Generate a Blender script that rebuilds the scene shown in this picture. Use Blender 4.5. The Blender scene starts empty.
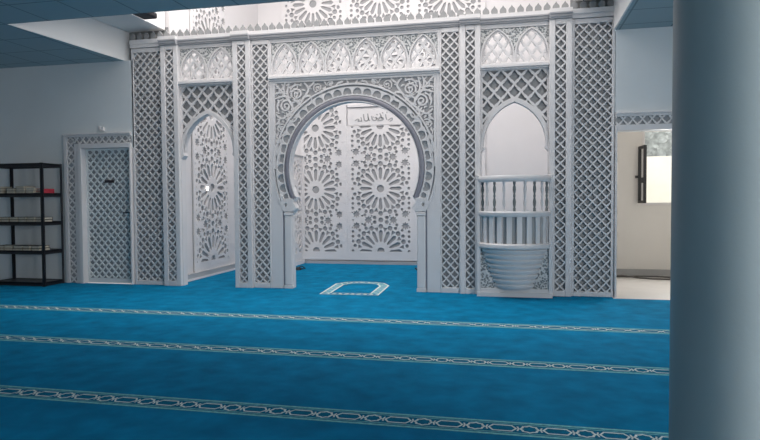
import bpy, bmesh, math, random
from mathutils import Vector, Matrix
from mathutils.geometry import delaunay_2d_cdt
random.seed(7)
PI = math.pi
S = bpy.context.scene
COL = S.collection

# ------------------------------------------------------------------ materials
def mat(name, rgb, rough=0.6, noise=0.0, nscale=8.0, bump=0.0, bscale=60.0, metal=0.0, spec=0.5):
    m = bpy.data.materials.new(name); m.use_nodes = True
    nt = m.node_tree; b = nt.nodes['Principled BSDF']
    b.inputs['Base Color'].default_value = (*rgb, 1); b.inputs['Roughness'].default_value = rough
    b.inputs['Metallic'].default_value = metal; b.inputs['Specular IOR Level'].default_value = spec
    tc = nt.nodes.new('ShaderNodeTexCoord')
    if noise:
        n = nt.nodes.new('ShaderNodeTexNoise'); n.inputs['Scale'].default_value = nscale; n.inputs['Detail'].default_value = 4
        nt.links.new(tc.outputs['Object'], n.inputs['Vector'])
        r = nt.nodes.new('ShaderNodeMapRange'); r.inputs[1].default_value = 0.3; r.inputs[2].default_value = 0.7
        r.inputs[3].default_value = 1 - noise; r.inputs[4].default_value = 1 + noise
        nt.links.new(n.outputs['Fac'], r.inputs[0])
        x = nt.nodes.new('ShaderNodeMix'); x.data_type = 'RGBA'; x.blend_type = 'MULTIPLY'; x.inputs[0].default_value = 1
        x.inputs[6].default_value = (*rgb, 1); nt.links.new(r.outputs[0], x.inputs[7])
        nt.links.new(x.outputs[2], b.inputs['Base Color'])
    if bump:
        n = nt.nodes.new('ShaderNodeTexNoise'); n.inputs['Scale'].default_value = bscale; n.inputs['Detail'].default_value = 3
        nt.links.new(tc.outputs['Object'], n.inputs['Vector'])
        bp = nt.nodes.new('ShaderNodeBump'); bp.inputs['Strength'].default_value = bump; bp.inputs['Distance'].default_value = 0.01
        nt.links.new(n.outputs['Fac'], bp.inputs['Height']); nt.links.new(bp.outputs[0], b.inputs['Normal'])
    return m

WHITE = mat('white_lacquer', (.70, .675, .672), .45, .02, 3)
NICHE = mat('white_board', (.75, .715, .71), .5, .015, 2)
BACK = mat('grey_backing', (.35, .355, .36), .7)
SBACK = mat('spandrel_backing', (.36, .36, .365), .7)
PBACK = mat('panel_backing', (.36, .355, .36), .7)
DGREY = mat('grey_trim_paint', (.235, .23, .265), .45)
MERL = mat('grey_merlon_paint', (.27, .27, .27), .6)
CORN = mat('grey_cornice_paint', (.36, .36, .375), .5)
WALL = mat('wall_paint', (.67, .70, .71), .75, .03, 1.5, .05, 90)
WELL = mat('well_paint', (.84, .82, .80), .75, .02, 1.5)
COLM = mat('column_paint', (.35, .385, .38), .4, .03, 3, .04, 120)
BLACK = mat('black_steel', (.012, .013, .018), .4)
BLKP = mat('black_plastic', (.015, .015, .018), .5)
PAGES = mat('book_pages', (.52, .48, .40), .8, .1, 30)
CORR = mat('corridor_paint', (.70, .675, .64), .7, .02, 2)
TILE = mat('corridor_tile', (.70, .68, .66), .35, .04, 3)
SKIRT = mat('skirting_grey', (.33, .33, .33), .5)
CARPET = mat('carpet_blue', (.0, .185, .36), .95, .22, 5, .5, 220, spec=.1)
CTEAL = mat('carpet_teal_yarn', (.19, .50, .52), .95, .25, 40, spec=.1)
CCREAM = mat('carpet_cream_yarn', (.62, .70, .67), .95, .15, 40, spec=.1)
CDARK = mat('carpet_dark_yarn', (.0, .135, .25), .95, .2, 40, spec=.1)
CONC = mat('concrete_base', (.3, .3, .3), .9)
GLASSM = None

def carved_mat():
    m = bpy.data.materials.new('fine_carving'); m.use_nodes = True
    nt = m.node_tree; b = nt.nodes['Principled BSDF']; b.inputs['Roughness'].default_value = .55
    tc = nt.nodes.new('ShaderNodeTexCoord')
    v = nt.nodes.new('ShaderNodeTexVoronoi'); v.inputs['Scale'].default_value = 42; v.feature = 'F1'
    nt.links.new(tc.outputs['Object'], v.inputs['Vector'])
    r = nt.nodes.new('ShaderNodeValToRGB')
    r.color_ramp.elements[0].position = .42; r.color_ramp.elements[0].color = (.20, .215, .22, 1)
    r.color_ramp.elements[1].position = .60; r.color_ramp.elements[1].color = (.64, .63, .62, 1)
    nt.links.new(v.outputs['Distance'], r.inputs['Fac']); nt.links.new(r.outputs[0], b.inputs['Base Color'])
    bp = nt.nodes.new('ShaderNodeBump'); bp.inputs['Strength'].default_value = .6; bp.inputs['Distance'].default_value = .012
    nt.links.new(v.outputs['Distance'], bp.inputs['Height']); nt.links.new(bp.outputs[0], b.inputs['Normal'])
    return m
CARVED = carved_mat()

def ceiling_mat():
    m = bpy.data.materials.new('ceiling_tiles'); m.use_nodes = True
    nt = m.node_tree; b = nt.nodes['Principled BSDF']; b.inputs['Roughness'].default_value = .85
    tc = nt.nodes.new('ShaderNodeTexCoord'); sp = nt.nodes.new('ShaderNodeSeparateXYZ')
    nt.links.new(tc.outputs['Object'], sp.inputs[0])
    outs = []
    for k, (p, o) in enumerate(((.568, 6.165), (.557, 2.455))):
        a = nt.nodes.new('ShaderNodeMath'); a.operation = 'ADD'; a.inputs[1].default_value = o + 40 * p
        d = nt.nodes.new('ShaderNodeMath'); d.operation = 'DIVIDE'; d.inputs[1].default_value = p
        f = nt.nodes.new('ShaderNodeMath'); f.operation = 'FRACT'
        l = nt.nodes.new('ShaderNodeMath'); l.operation = 'LESS_THAN'; l.inputs[1].default_value = .035
        nt.links.new(sp.outputs[k], a.inputs[0]); nt.links.new(a.outputs[0], d.inputs[0])
        nt.links.new(d.outputs[0], f.inputs[0]); nt.links.new(f.outputs[0], l.inputs[0]); outs.append(l)
    mx = nt.nodes.new('ShaderNodeMath'); mx.operation = 'MAXIMUM'
    nt.links.new(outs[0].outputs[0], mx.inputs[0]); nt.links.new(outs[1].outputs[0], mx.inputs[1])
    x = nt.nodes.new('ShaderNodeMix'); x.data_type = 'RGBA'
    x.inputs[6].default_value = (.36, .45, .48, 1); x.inputs[7].default_value = (.20, .26, .28, 1)
    nt.links.new(mx.outputs[0], x.inputs[0]); nt.links.new(x.outputs[2], b.inputs['Base Color'])
    return m
CEIL = ceiling_mat()

def emit_mat(name, rgb, s):
    m = bpy.data.materials.new(name); m.use_nodes = True; nt = m.node_tree
    e = nt.nodes.new('ShaderNodeEmission'); e.inputs[0].default_value = (*rgb, 1); e.inputs[1].default_value = s
    nt.links.new(e.outputs[0], nt.nodes['Material Output'].inputs[0]); return m

# ------------------------------------------------------------------ mesh helpers
class MB:
    def __init__(s): s.v = []; s.f = []; s.mi = []
    def add(s, v, f, mi=0):
        n = len(s.v); s.v += [tuple(p) for p in v]; s.f += [tuple(i + n for i in q) for q in f]; s.mi += [mi] * len(f); return s
    def box(s, x0, x1, y0, y1, z0, z1, mi=0):
        x0, x1 = min(x0, x1), max(x0, x1); y0, y1 = min(y0, y1), max(y0, y1); z0, z1 = min(z0, z1), max(z0, z1)
        v = [(x0,y0,z0),(x1,y0,z0),(x1,y1,z0),(x0,y1,z0),(x0,y0,z1),(x1,y0,z1),(x1,y1,z1),(x0,y1,z1)]
        return s.add(v, [(3,2,1,0),(4,5,6,7),(0,1,5,4),(1,2,6,5),(2,3,7,6),(3,0,4,7)], mi)
    def prism(s, poly, y0, y1, mi=0):        # poly in x,z
        n = len(poly)
        v = [(x, y0, z) for x, z in poly] + [(x, y1, z) for x, z in poly]
        f = [tuple(range(n)), tuple(range(2*n-1, n-1, -1))] + [(i, i+n, (i+1) % n + n, (i+1) % n) for i in range(n)]
        return s.add(v, f, mi)
    def lathe(s, prof, cx, cy, a0=0, a1=2*PI, n=32, mi=0):   # prof (r,z); angle from -y towards +x
        full = abs(a1 - a0 - 2*PI) < 1e-6; m = n if full else n + 1; k = len(prof); v = []; f = []
        for i in range(m):
            a = a0 + (a1 - a0) * i / n
            for r, z in prof: v.append((cx + r*math.sin(a), cy - r*math.cos(a), z))
        for i in range(n):
            j = (i + 1) % m
            for t in range(k - 1): f.append((i*k+t, j*k+t, j*k+t+1, i*k+t+1))
        return s.add(v, f, mi)
    def ring_sweep(s, prof, cx, cy, a0, a1, n=32, mi=0):     # closed profile swept, capped
        k = len(prof); v = []; f = []
        for i in range(n + 1):
            a = a0 + (a1 - a0) * i / n
            for r, z in prof: v.append((cx + r*math.sin(a), cy - r*math.cos(a), z))
        for i in range(n):
            for t in range(k):
                u = (t + 1) % k; f.append((i*k+t, (i+1)*k+t, (i+1)*k+u, i*k+u))
        f += [tuple(range(k-1, -1, -1)), tuple(n*k + t for t in range(k))]
        return s.add(v, f, mi)
    def ribbon(s, path, w, y0, y1, closed=False, mi=0):      # strip in the xz plane, extruded y0..y1; w number or function of 0..1
        P = [Vector(p) for p in path]; n = len(P); L = []; R = []
        for i in range(n):
            a = P[(i-1) % n] if closed or i else P[i]; b = P[(i+1) % n] if closed or i < n-1 else P[i]
            d = (b - a); d = d.normalized() if d.length > 1e-9 else Vector((1, 0)); q = Vector((-d.y, d.x))
            h = (w(i / max(1, n-1)) if callable(w) else w) / 2
            L.append(P[i] + q*h); R.append(P[i] - q*h)
        v = [(p.x, y0, p.y) for p in L] + [(p.x, y0, p.y) for p in R] + [(p.x, y1, p.y) for p in L] + [(p.x, y1, p.y) for p in R]
        f = []; m = n if closed else n - 1
        for i in range(m):
            j = (i + 1) % n
            f += [(i, n+i, n+j, j), (i, j, 2*n+j, 2*n+i), (n+j, n+i, 3*n+i, 3*n+j), (2*n+i, 2*n+j, 3*n+j, 3*n+i)]
        if not closed: f += [(0, 2*n, 3*n, n), (n-1, 2*n-1, 4*n-1, 3*n-1)]
        return s.add(v, f, mi)
    def tube(s, path, r, n=8, mi=0):
        P = [Vector(p) for p in path]; k = len(P); v = []; f = []
        for i, p in enumerate(P):
            d = (P[min(i+1, k-1)] - P[max(i-1, 0)]).normalized()
            u = d.orthogonal().normalized() if i == 0 else (u - d * u.dot(d)).normalized()
            w = d.cross(u)
            for t in range(n):
                a = 2*PI*t/n; v.append(p + (u*math.cos(a) + w*math.sin(a)) * r)
        for i in range(k-1):
            for t in range(n): f.append((i*n+t, i*n+(t+1) % n, (i+1)*n+(t+1) % n, (i+1)*n+t))
        f += [tuple(range(n-1, -1, -1)), tuple((k-1)*n+t for t in range(n))]
        return s.add(v, f, mi)
    def map(s, fn): s.v = [tuple(fn(*p)) for p in s.v]; return s
    def build(s, name, m, parent=None, smooth=None, bevel=0):
        me = bpy.data.meshes.new(name)
        o = Vector(parent['_o']) if parent else Vector((0, 0, 0))
        me.from_pydata([tuple(Vector(p) - o) for p in s.v], [], s.f)
        for q in (m if isinstance(m, (list, tuple)) else [m]): me.materials.append(q)
        me.polygons.foreach_set('material_index', s.mi)
        bm = bmesh.new(); bm.from_mesh(me); bmesh.ops.recalc_face_normals(bm, faces=bm.faces); bm.to_mesh(me); bm.free()
        ob = bpy.data.objects.new(name, me); COL.objects.link(ob)
        if parent: ob.parent = parent
        ob['_o'] = list(o)
        if smooth: me.polygons.foreach_set('use_smooth', [True]*len(me.polygons)); me.set_sharp_from_angle(angle=math.radians(smooth))
        if bevel:
            b = ob.modifiers.new('bevel', 'BEVEL'); b.width = bevel; b.segments = 2; b.limit_method = 'ANGLE'
        return ob

def sheet(mb, outer, holes, y0, y1, mi=0):
    """flat sheet in the xz plane with holes, thickness y0..y1"""
    vs_ = []; fc = []
    for poly in [outer] + list(holes):
        if sum(poly[i-1][0]*poly[i][1] - poly[i][0]*poly[i-1][1] for i in range(len(poly))) < 0: poly = poly[::-1]
        fc.append(list(range(len(vs_), len(vs_) + len(poly)))); vs_ += [Vector(p) for p in poly]
    V, E_, F, ov, oe, of = delaunay_2d_cdt(vs_, [], fc, 1, 1e-5)
    keep = [tuple(f) for f, o in zip(F, of) if list(o) == [0]]
    n = len(V); cnt = {}
    for f in keep:
        for i in range(len(f)): cnt[(f[i], f[(i+1) % len(f)])] = 1
    out = list(keep) + [tuple(i + n for i in reversed(f)) for f in keep]
    out += [(p, q, q + n, p + n) for (p, q) in cnt if (q, p) not in cnt]
    mb.add([(p.x, y0, p.y) for p in V] + [(p.x, y1, p.y) for p in V], out, mi)
    return mb

def empty(name, loc, label=None, cat=None, group=None):
    o = bpy.data.objects.new(name, None); COL.objects.link(o); o.location = loc; o['_o'] = list(loc); o.empty_display_size = .1
    if label: o['label'] = label; o['category'] = cat
    if group: o['group'] = group
    return o
def tag(o, label, cat, group=None):
    o['label'] = label; o['category'] = cat
    if group: o['group'] = group
    return o
def struct(name, mb, m, parent=None, **k):
    o = mb.build(name, m, parent, **k)
    if not parent: o['kind'] = 'structure'
    return o
def dup(root, loc, label, group=None):
    r = root.copy(); COL.objects.link(r); r.location = loc; r['label'] = label
    if group: r['group'] = group
    for ch in list(root.children):
        c = ch.copy(); COL.objects.link(c); c.parent = r
        for g in list(ch.children):
            d = g.copy(); COL.objects.link(d); d.parent = c
    return r

# ------------------------------------------------------------------ 2D pattern helpers
def area(p): return abs(sum(p[i][0]*p[(i+1) % len(p)][1] - p[(i+1) % len(p)][0]*p[i][1] for i in range(len(p)))) / 2
def clip_half(poly, px, pz, nx, nz):     # keep the side where (p - P).n >= 0
    out = []; n = len(poly)
    for i in range(n):
        a, b = poly[i], poly[(i+1) % n]
        da = (a[0]-px)*nx + (a[1]-pz)*nz; db = (b[0]-px)*nx + (b[1]-pz)*nz
        if da >= 0: out.append(a)
        if da * db < 0:
            t = da / (da - db); out.append((a[0] + t*(b[0]-a[0]), a[1] + t*(b[1]-a[1])))
    return out
def clip_rect(p, x0, x1, z0, z1):
    for q in ((x0, 0, 1, 0), (x1, 0, -1, 0), (0, z0, 0, 1), (0, z1, 0, -1)):
        p = clip_half(p, *q)
        if len(p) < 3: return []
    return p
def clip_convex(poly, conv):             # conv counter-clockwise
    for i in range(len(conv)):
        a, b = conv[i], conv[(i+1) % len(conv)]
        poly = clip_half(poly, a[0], a[1], -(b[1]-a[1]), b[0]-a[0])
        if len(poly) < 3: return []
    return poly
SPADE = [(0, 1), (.22, .70), (.42, .50), (.56, .26), (1, .0), (.86, -.24), (.66, -.46), (.36, -.62), (0, -.96)]
SPADE = SPADE + [(-x, z) for x, z in SPADE[-2:0:-1]]
def lattice_holes(x0, x1, z0, z1, px, pz, fill=.40, cx=None):
    cx = (x0 + x1) / 2 if cx is None else cx; out = []
    nx = int((x1 - x0) / px) + 3; nz = int((z1 - z0) / pz) + 3
    for j in range(-1, nz * 2 + 2):
        z = z0 + j * pz / 2
        for i in range(-nx, nx + 1):
            x = cx + (i + (.5 if j % 2 else 0)) * px
            p = clip_rect([(x + u*px*fill, z + w*pz*fill) for u, w in SPADE], x0+.004, x1-.004, z0+.004, z1-.004)
            if len(p) >= 3 and area(p) > px*pz*.015: out.append(p)
    return out
def lattice_mesh(mb, x0, x1, z0, z1, px, pz, y0, y1, fill=.405, cx=None):
    """pierced lattice: staggered diamond cells, each a ring of quads round its hole, cut off at the rectangle"""
    cx = (x0 + x1) / 2 if cx is None else cx
    nx = int((x1 - x0) / px) + 3; nz = int((z1 - z0) / pz) + 3; n = len(SPADE)
    for j in range(-1, nz * 2 + 2):
        z = z0 + j * pz / 2
        if z < z0 - pz/2 or z > z1 + pz/2: continue
        for i in range(-nx, nx + 1):
            x = cx + (i + (.5 if j % 2 else 0)) * px
            if x < x0 - px/2 or x > x1 + px/2: continue
            I = [(x + u*px*fill, z + w*pz*fill) for u, w in SPADE]
            O = []
            for u, w in SPADE:
                k = 1 / (abs(u) + abs(w)); O.append((x + u*k*px/2, z + w*k*pz/2))
            for a in range(n):
                b = (a + 1) % n
                q = clip_rect([O[a], O[b], I[b], I[a]], x0, x1, z0, z1)
                if len(q) >= 3 and area(q) > 1e-7: mb.add([(p[0], y0, p[1]) for p in q], [tuple(range(len(q)))])
                if all(x0 <= p[0] <= x1 and z0 <= p[1] <= z1 for p in (I[a], I[b])):
                    mb.add([(I[a][0], y0, I[a][1]), (I[b][0], y0, I[b][1]), (I[b][0], y1, I[b][1]), (I[a][0], y1, I[a][1])], [(0, 1, 2, 3)])
    return mb
def rect(x0, x1, z0, z1): return [(x0, z0), (x1, z0), (x1, z1), (x0, z1)]
def pointed(cx, zs, a, h, n=10):         # pointed arch, right to left over the top (counter-clockwise)
    R = (a*a + h*h) / (2*a); e = math.acos((R - a) / R) if R > a else PI/2
    th = math.atan2(h, R - a) if R > a else PI/2
    right = [(cx - (R - a) + R*math.cos(th*i/n), zs + R*math.sin(th*i/n)) for i in range(n+1)]
    left = [(2*cx - x, z) for x, z in right[-2::-1]]
    return right + left

# ------------------------------------------------------------------ setting
ZC = 3.20            # hall ceiling
WX0, WX1, WY = -5.40, 1.165, -1.885   # light well
HX0, HX1, HY = -9.2, 4.6, -11.5      # hall
struct('floor_slab', MB().box(HX0, HX1, HY, 3.4, -.12, -.03), CONC)

def slab(mb, poly, z0, z1):            # polygon in plan
    n = len(poly); v = [(x, y, z0) for x, y in poly] + [(x, y, z1) for x, y in poly]
    return mb.add(v, [tuple(range(n)), tuple(range(2*n-1, n-1, -1))] + [(i, i+n, (i+1) % n + n, (i+1) % n) for i in range(n)])
WXC = -5.56                            # the well is a little wider at its front
ch = MB()
ch.box(HX0, HX1, HY, WY, ZC, ZC+.06)
slab(ch, [(HX0, WY), (WXC-.02, WY), (WX0-.02, 0), (HX0, 0)], ZC, ZC+.06); ch.box(WX1+.02, HX1, WY, 0, ZC, ZC+.06)
struct('ceiling', ch, CEIL)
ZT = 6.3
w = MB(); slab(w, [(WXC-.02, WY), (WXC, WY), (WX0, .12), (WX0-.02, .12)], ZC-.001, ZT)
slab(w, [(WXC+.001, WY), (-4.83, WY), (-4.83, .10), (WX0+.001, .10)], 3.62, ZT)          # left well wall and its soffit bulkhead
struct('trim_1', w, WELL)
w = MB()
w.box(WX1, WX1+.02, WY, .12, ZC-.001, ZT).box(.72, WX1, WY, .10, 3.60, ZT)
struct('trim_2', w, WELL)
struct('trim_3', MB().box(WXC-.1, WX1+.12, WY-.12, WY-.001, ZC+.061, ZT), WELL)
struct('trim_5', MB().box(WX0-.03, -4.79, .103, .122, 3.0, 3.66).box(.68, 1.2, .103, .122, 3.0, 3.66), mat('soffit_shade_grey', (.22, .22, .22), .7))   # boards behind the cornice ends, soffit shade painted in as dark grey
struct('wall_niche_back', MB().box(-4.95, 1.35, 3.2, 3.35, -.03, ZT), NICHE)
struct('wall_niche_left', MB().box(-4.93, -4.77, .125, 3.2, -.03, ZT), NICHE)
struct('wall_niche_right', MB().box(1.03, 1.17, .125, 3.2, -.03, ZT), NICHE)
# skylight surround (daylight falls in through the opening)
s = MB(); s.box(-5.66, -4.6, WY-.12, 3.35, ZT, ZT+.1).box(.5, 1.35, WY-.12, 3.35, ZT, ZT+.1)
s.box(-4.6, .5, WY-.12, -1.75, ZT, ZT+.1).box(-4.6, .5, .9, 3.35, ZT, ZT+.1)
struct('trim_4', s, WELL)
# hall walls
w = MB(); w.box(HX0, -6.20, 0, .15, -.03, ZC).box(-6.20, -5.29, 0, .15, 1.966, ZC).box(-5.29, -4.94, .125, .15, -.03, ZC)
struct('wall_left_of_screen', w, WALL)
w = MB(); w.box(1.19, 1.212, .0, .15, -.03, ZC).box(1.212, 2.12, 0, .15, 2.001, ZC).box(2.12, HX1, 0, .15, -.03, ZC)
struct('wall_right_of_screen', w, WALL)
struct('wall_left', MB().box(HX0-.15, HX0, HY, .15, -.03, ZC), WALL)
w = MB()                                                # right wall with two tall window openings
w.box(HX1, HX1+.15, HY, .15, -.03, .7).box(HX1, HX1+.15, HY, .15, 2.6, ZC)
for a, b in ((HY, -10.3), (-6.7, .15)): w.box(HX1, HX1+.15, a, b, .7, 2.6)
struct('wall_right', w, WALL)
w = MB(); w.box(HX0, HX1, HY-.15, HY, -.03, ZC)
struct('wall_rear', w, WALL)

# corridor beyond the right doorway
struct('floor_corridor', MB().box(1.17, 4.6, -.10, 2.25, -.03, .004), TILE)
w = MB(); CY = 2.23
w.box(1.17, 1.93, CY, CY+.14, 0, 2.7).box(1.93, 3.1, CY, CY+.14, 0, 1.09).box(1.93, 3.1, CY, CY+.14, 2.25, 2.7).box(3.1, 4.6, CY, CY+.14, 0, 2.7)
struct('wall_corridor', w, CORR)
struct('ceiling_corridor', MB().box(1.17, 4.6, .15, CY+.14, 2.7, 2.8), CORR)
struct('baseboard_corridor', MB().box(1.18, 4.5, CY-.018, CY, .004, .10), SKIRT)
struct('wall_corridor_end', MB().box(4.5, 4.6, .15, CY, 0, 2.7), CORR)

# window of the corridor: white frame, black open sash
wf = struct('window_1', MB().box(1.93, 1.965, CY-.01, CY+.10, 1.09, 2.25).box(3.06, 3.1, CY-.01, CY+.10, 1.09, 2.25).box(1.965, 3.06, CY-.01, CY+.10, 1.09, 1.125).box(1.965, 3.06, CY-.01, CY+.10, 2.215, 2.25), WHITE)
sash = MB()
def sash_map(x, y, z):          # swings into the corridor about its hinge, almost edge-on to the hall
    a = math.radians(-87); return (1.885 + x*math.cos(a) - y*math.sin(a) , CY - .03 + x*math.sin(a) + y*math.cos(a), z)
sash.box(0, .035, -.02, .02, 1.12, 1.98).box(.30, .335, -.02, .02, 1.12, 1.98).box(.035, .30, -.02, .02, 1.12, 1.16).box(.035, .30, -.02, .02, 1.94, 1.98)
sash.map(sash_map)
so = sash.build('window_sash', BLKP, wf); so['label'] = 'black open window sash'
hd = MB().box(.0, .03, -.045, -.02, 1.50, 1.54).box(.0, .03, -.062, -.045, 1.50, 1.54).box(.305, .33, -.05, -.02, 1.42, 1.50).map(sash_map).build('sash_handle', BLKP, so)

# outdoors seen through that window
OUT = mat('garden_wall_render', (.90, .85, .73), .9, .04, 3)
struct('wall_garden', MB().box(0.6, 7, 5.2, 5.4, -.3, 2.02), OUT)
struct('ground_garden', MB().box(-2, 9, CY+.14, 9, -.4, -.3), mat('garden_gravel', (.5, .47, .42), .95, .2, 20))
LEAF = mat('pale_leaves', (.46, .48, .46), .8, .35, 9)
hb = MB()
rg = random.Random(3)
for k in range(1500):
    x = rg.uniform(.5, 6.5); z = rg.uniform(1.7, 3.9); y = 6.1 + rg.uniform(-.35, .5); a = rg.uniform(0, PI); c = rg.uniform(.05, .11)
    u = Vector((math.cos(a), rg.uniform(-.4, .4), math.sin(a))) * c; v_ = Vector((-math.sin(a), rg.uniform(-.4, .4), math.cos(a))) * c * .55
    p = Vector((x, y, z)); hb.add([p-u, p-v_, p+u, p+v_], [(0, 1, 2, 3)])
hb.box(.5, 6.5, 6.3, 6.9, -.3, 3.7)
hg = hb.build('hedge', LEAF); tag(hg, 'pale grey green hedge outside the corridor window', 'hedge')

# ------------------------------------------------------------------ carpet
cp = MB()
cp.box(HX0, HX1, HY, -.10, -.03, 0)
cp.box(-4.77, 1.03, -.001, 3.2, -.03, 0).box(HX0, 1.17, -.10, -.001, -.03, 0)
ZP = .0015
def flat(path, w_, mi, z=ZP, closed=False):
    m = MB().ribbon(path, w_, 0, 1, closed)
    n = len(path); cnt = n if closed else n - 1
    fs = [(i, n+i, n+(i+1) % n, (i+1) % n) for i in range(cnt)]
    cp.add([(x, y2, z) for x, y, y2 in [(p[0], 0, p[2]) for p in m.v[:2*n]]], fs, mi)
def quad(x0, x1, y0, y1, mi, z): cp.add([(x0, y0, z), (x1, y0, z), (x1, y1, z), (x0, y1, z)], [(0, 1, 2, 3)], mi)
PIT = .278
for yc, xo in ((-1.915, -1.984), (-3.245, -1.35), (-4.51, -1.027), (-5.80, -1.1), (-7.1, -1.1)):
    hw = .098
    quad(HX0, HX1, yc-hw+.02, yc+hw-.02, 3, ZP*.6)
    for s_ in (-1, 1):
        yr = yc + s_*(hw-.012)
        flat([(HX0, yr), (HX1, yr)], .021, 1)
        flat([(HX0, yr - s_*.026), (HX1, yr - s_*.026)], .008, 1)
    n0 = int((HX0 - xo)/PIT); n1 = int((HX1 - xo)/PIT)
    for k in range(n0+1, n1):
        x = xo + k*PIT
        flat([(x + .047*math.cos(PI/8*i)*(1.0 if i % 2 == 0 else .84), yc + .047*math.sin(PI/8*i)*(1.0 if i % 2 == 0 else .84)) for i in range(16)], .013, 2, ZP*1.3, True)
        e = x + PIT/2; a, b = .070, .038
        flat([(e-a, yc), (e-a+.022, yc+b), (e+a-.022, yc+b), (e+a, yc), (e+a-.022, yc-b), (e-a+.022, yc-b)], .013, 2, ZP*1.3, True)
        for s_ in (-1, 1):
            flat([(x + s_*.062, yc+.030), (x+s_*.056, yc), (x + s_*.062, yc-.030)], .009, 2, ZP*1.2)
# imam's place: niche shaped border
mo = [(-2.40, -.39), (-1.655, -.36), (-1.69, .48), (-1.80, .70), (-1.95, .78), (-2.20, .80), (-2.35, .74), (-2.46, .55)]
cx_, cy_ = -2.05, .18
def shrink(p, d): return [(cx_ + (x-cx_)*(1-d/.38), cy_ + (y-cy_)*(1-d/.56)) for x, y in p]
flat(mo, .026, 2, ZP*1.3, True); flat(shrink(mo, .11), .026, 2, ZP*1.3, True)
mid = shrink(mo, .053)
flat(mid, .105, 1, ZP*.8, True)
for i in range(len(mid)):
    a = Vector(mid[i]); b = Vector(mid[(i+1) % len(mid)]); n = max(2, int((b-a).length/.075))
    for k in range(n):
        p = a + (b-a)*(k+.5)/n; d = (b-a).normalized()*.024; q = Vector((-d.y, d.x))*1.4
        sgn = 1 if k % 2 else -1
        flat([tuple(p-d-q*sgn), tuple(p+d*.4), tuple(p+d+q*sgn)], .016, 2, ZP*1.25)
        p2 = p + (b-a)*.5/n; flat([tuple(p2-q*1.05), tuple(p2+q*1.05)], .034, 0, ZP*1.1)
carpet = cp.build('floor', [CARPET, CTEAL, CCREAM, CDARK]); carpet['kind'] = 'structure'
tag(carpet, 'blue wall to wall prayer carpet with cream chain patterned row lines', 'carpet')

# ------------------------------------------------------------------ carved screen
XC = -2.064
CW, CZ = .107, .1155   # lattice cell
ZTOP = 3.36

# narrow projecting pilaster
def make_pilaster(cx, hw, lat, label, grp, name, lw=1, y0=-.055, cell=None):
    t = empty(name, (cx, 0, 0), label, 'pilaster', grp)
    m = MB(); za, zb = .07, 3.30
    m.box(cx-hw, cx-lat, y0, .12, 0, ZTOP).box(cx+lat, cx+hw, y0, .12, 0, ZTOP)
    m.box(cx-lat, cx+lat, y0, .12, 0, za).box(cx-lat, cx+lat, y0, .12, zb, ZTOP)
    m.build('frame', WHITE, t, bevel=.006)
    l = MB(); lattice_mesh(l, cx-lat, cx+lat, za, zb, cell or CW, CZ, y0+.008, y0+.03)
    l.build('lattice', WHITE, t)
    MB().box(cx-lat, cx+lat, y0+.055, y0+.065, za, zb).build('backing_panel', BACK, t)
    return t
PN = 'lattice pilasters of the carved screen'
p1 = make_pilaster(XC-1.5375, .1275, .058, 'narrow white lattice pilaster between left arch and wide lattice strip', PN, 'pilaster')
dup(p1, (XC+1.5375, 0, 0), 'narrow white lattice pilaster left of the balcony arch')
p2 = make_pilaster(XC-2.6225, .1325, .062, 'narrow white lattice pilaster between left end panel and left arch', PN, 'pilaster', cell=.115)
dup(p2, (XC+2.6225, 0, 0), 'narrow white lattice pilaster right of the balcony arch')
p3 = make_pilaster(XC-1.2825, .1275, .109, 'wide white lattice strip left of the horseshoe arch', PN, 'pilaster', y0=-.012)
dup(p3, (XC+1.2825, 0, 0), 'wide white lattice strip right of the horseshoe arch')
# end panels
def make_end(cx, label):
    t = empty('lattice_panel', (cx, 0, 0), label, 'panel', 'end panels of the carved screen')
    hw, lat, y0 = .2475, .213, 0.0; za, zb = .06, 3.30
    m = MB(); m.box(cx-hw, cx-lat, y0, .12, 0, ZTOP).box(cx+lat, cx+hw, y0, .12, 0, ZTOP).box(cx-lat, cx+lat, y0, .12, 0, za).box(cx-lat, cx+lat, y0, .12, zb, ZTOP)
    m.build('frame', WHITE, t, bevel=.006)
    l = MB(); lattice_mesh(l, cx-lat, cx+lat, za, zb, CW, CZ, y0+.006, y0+.03); l.build('lattice', WHITE, t)
    MB().box(cx-lat, cx+lat, y0+.055, y0+.07, za, zb).build('backing_panel', BACK, t)
    return t
e1 = make_end(XC-3.0025, 'wide white lattice panel at the left end of the screen beside the closed door')
dup(e1, (XC+3.0025, 0, 0), 'wide white lattice panel at the right end of the screen beside the open doorway')

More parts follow.
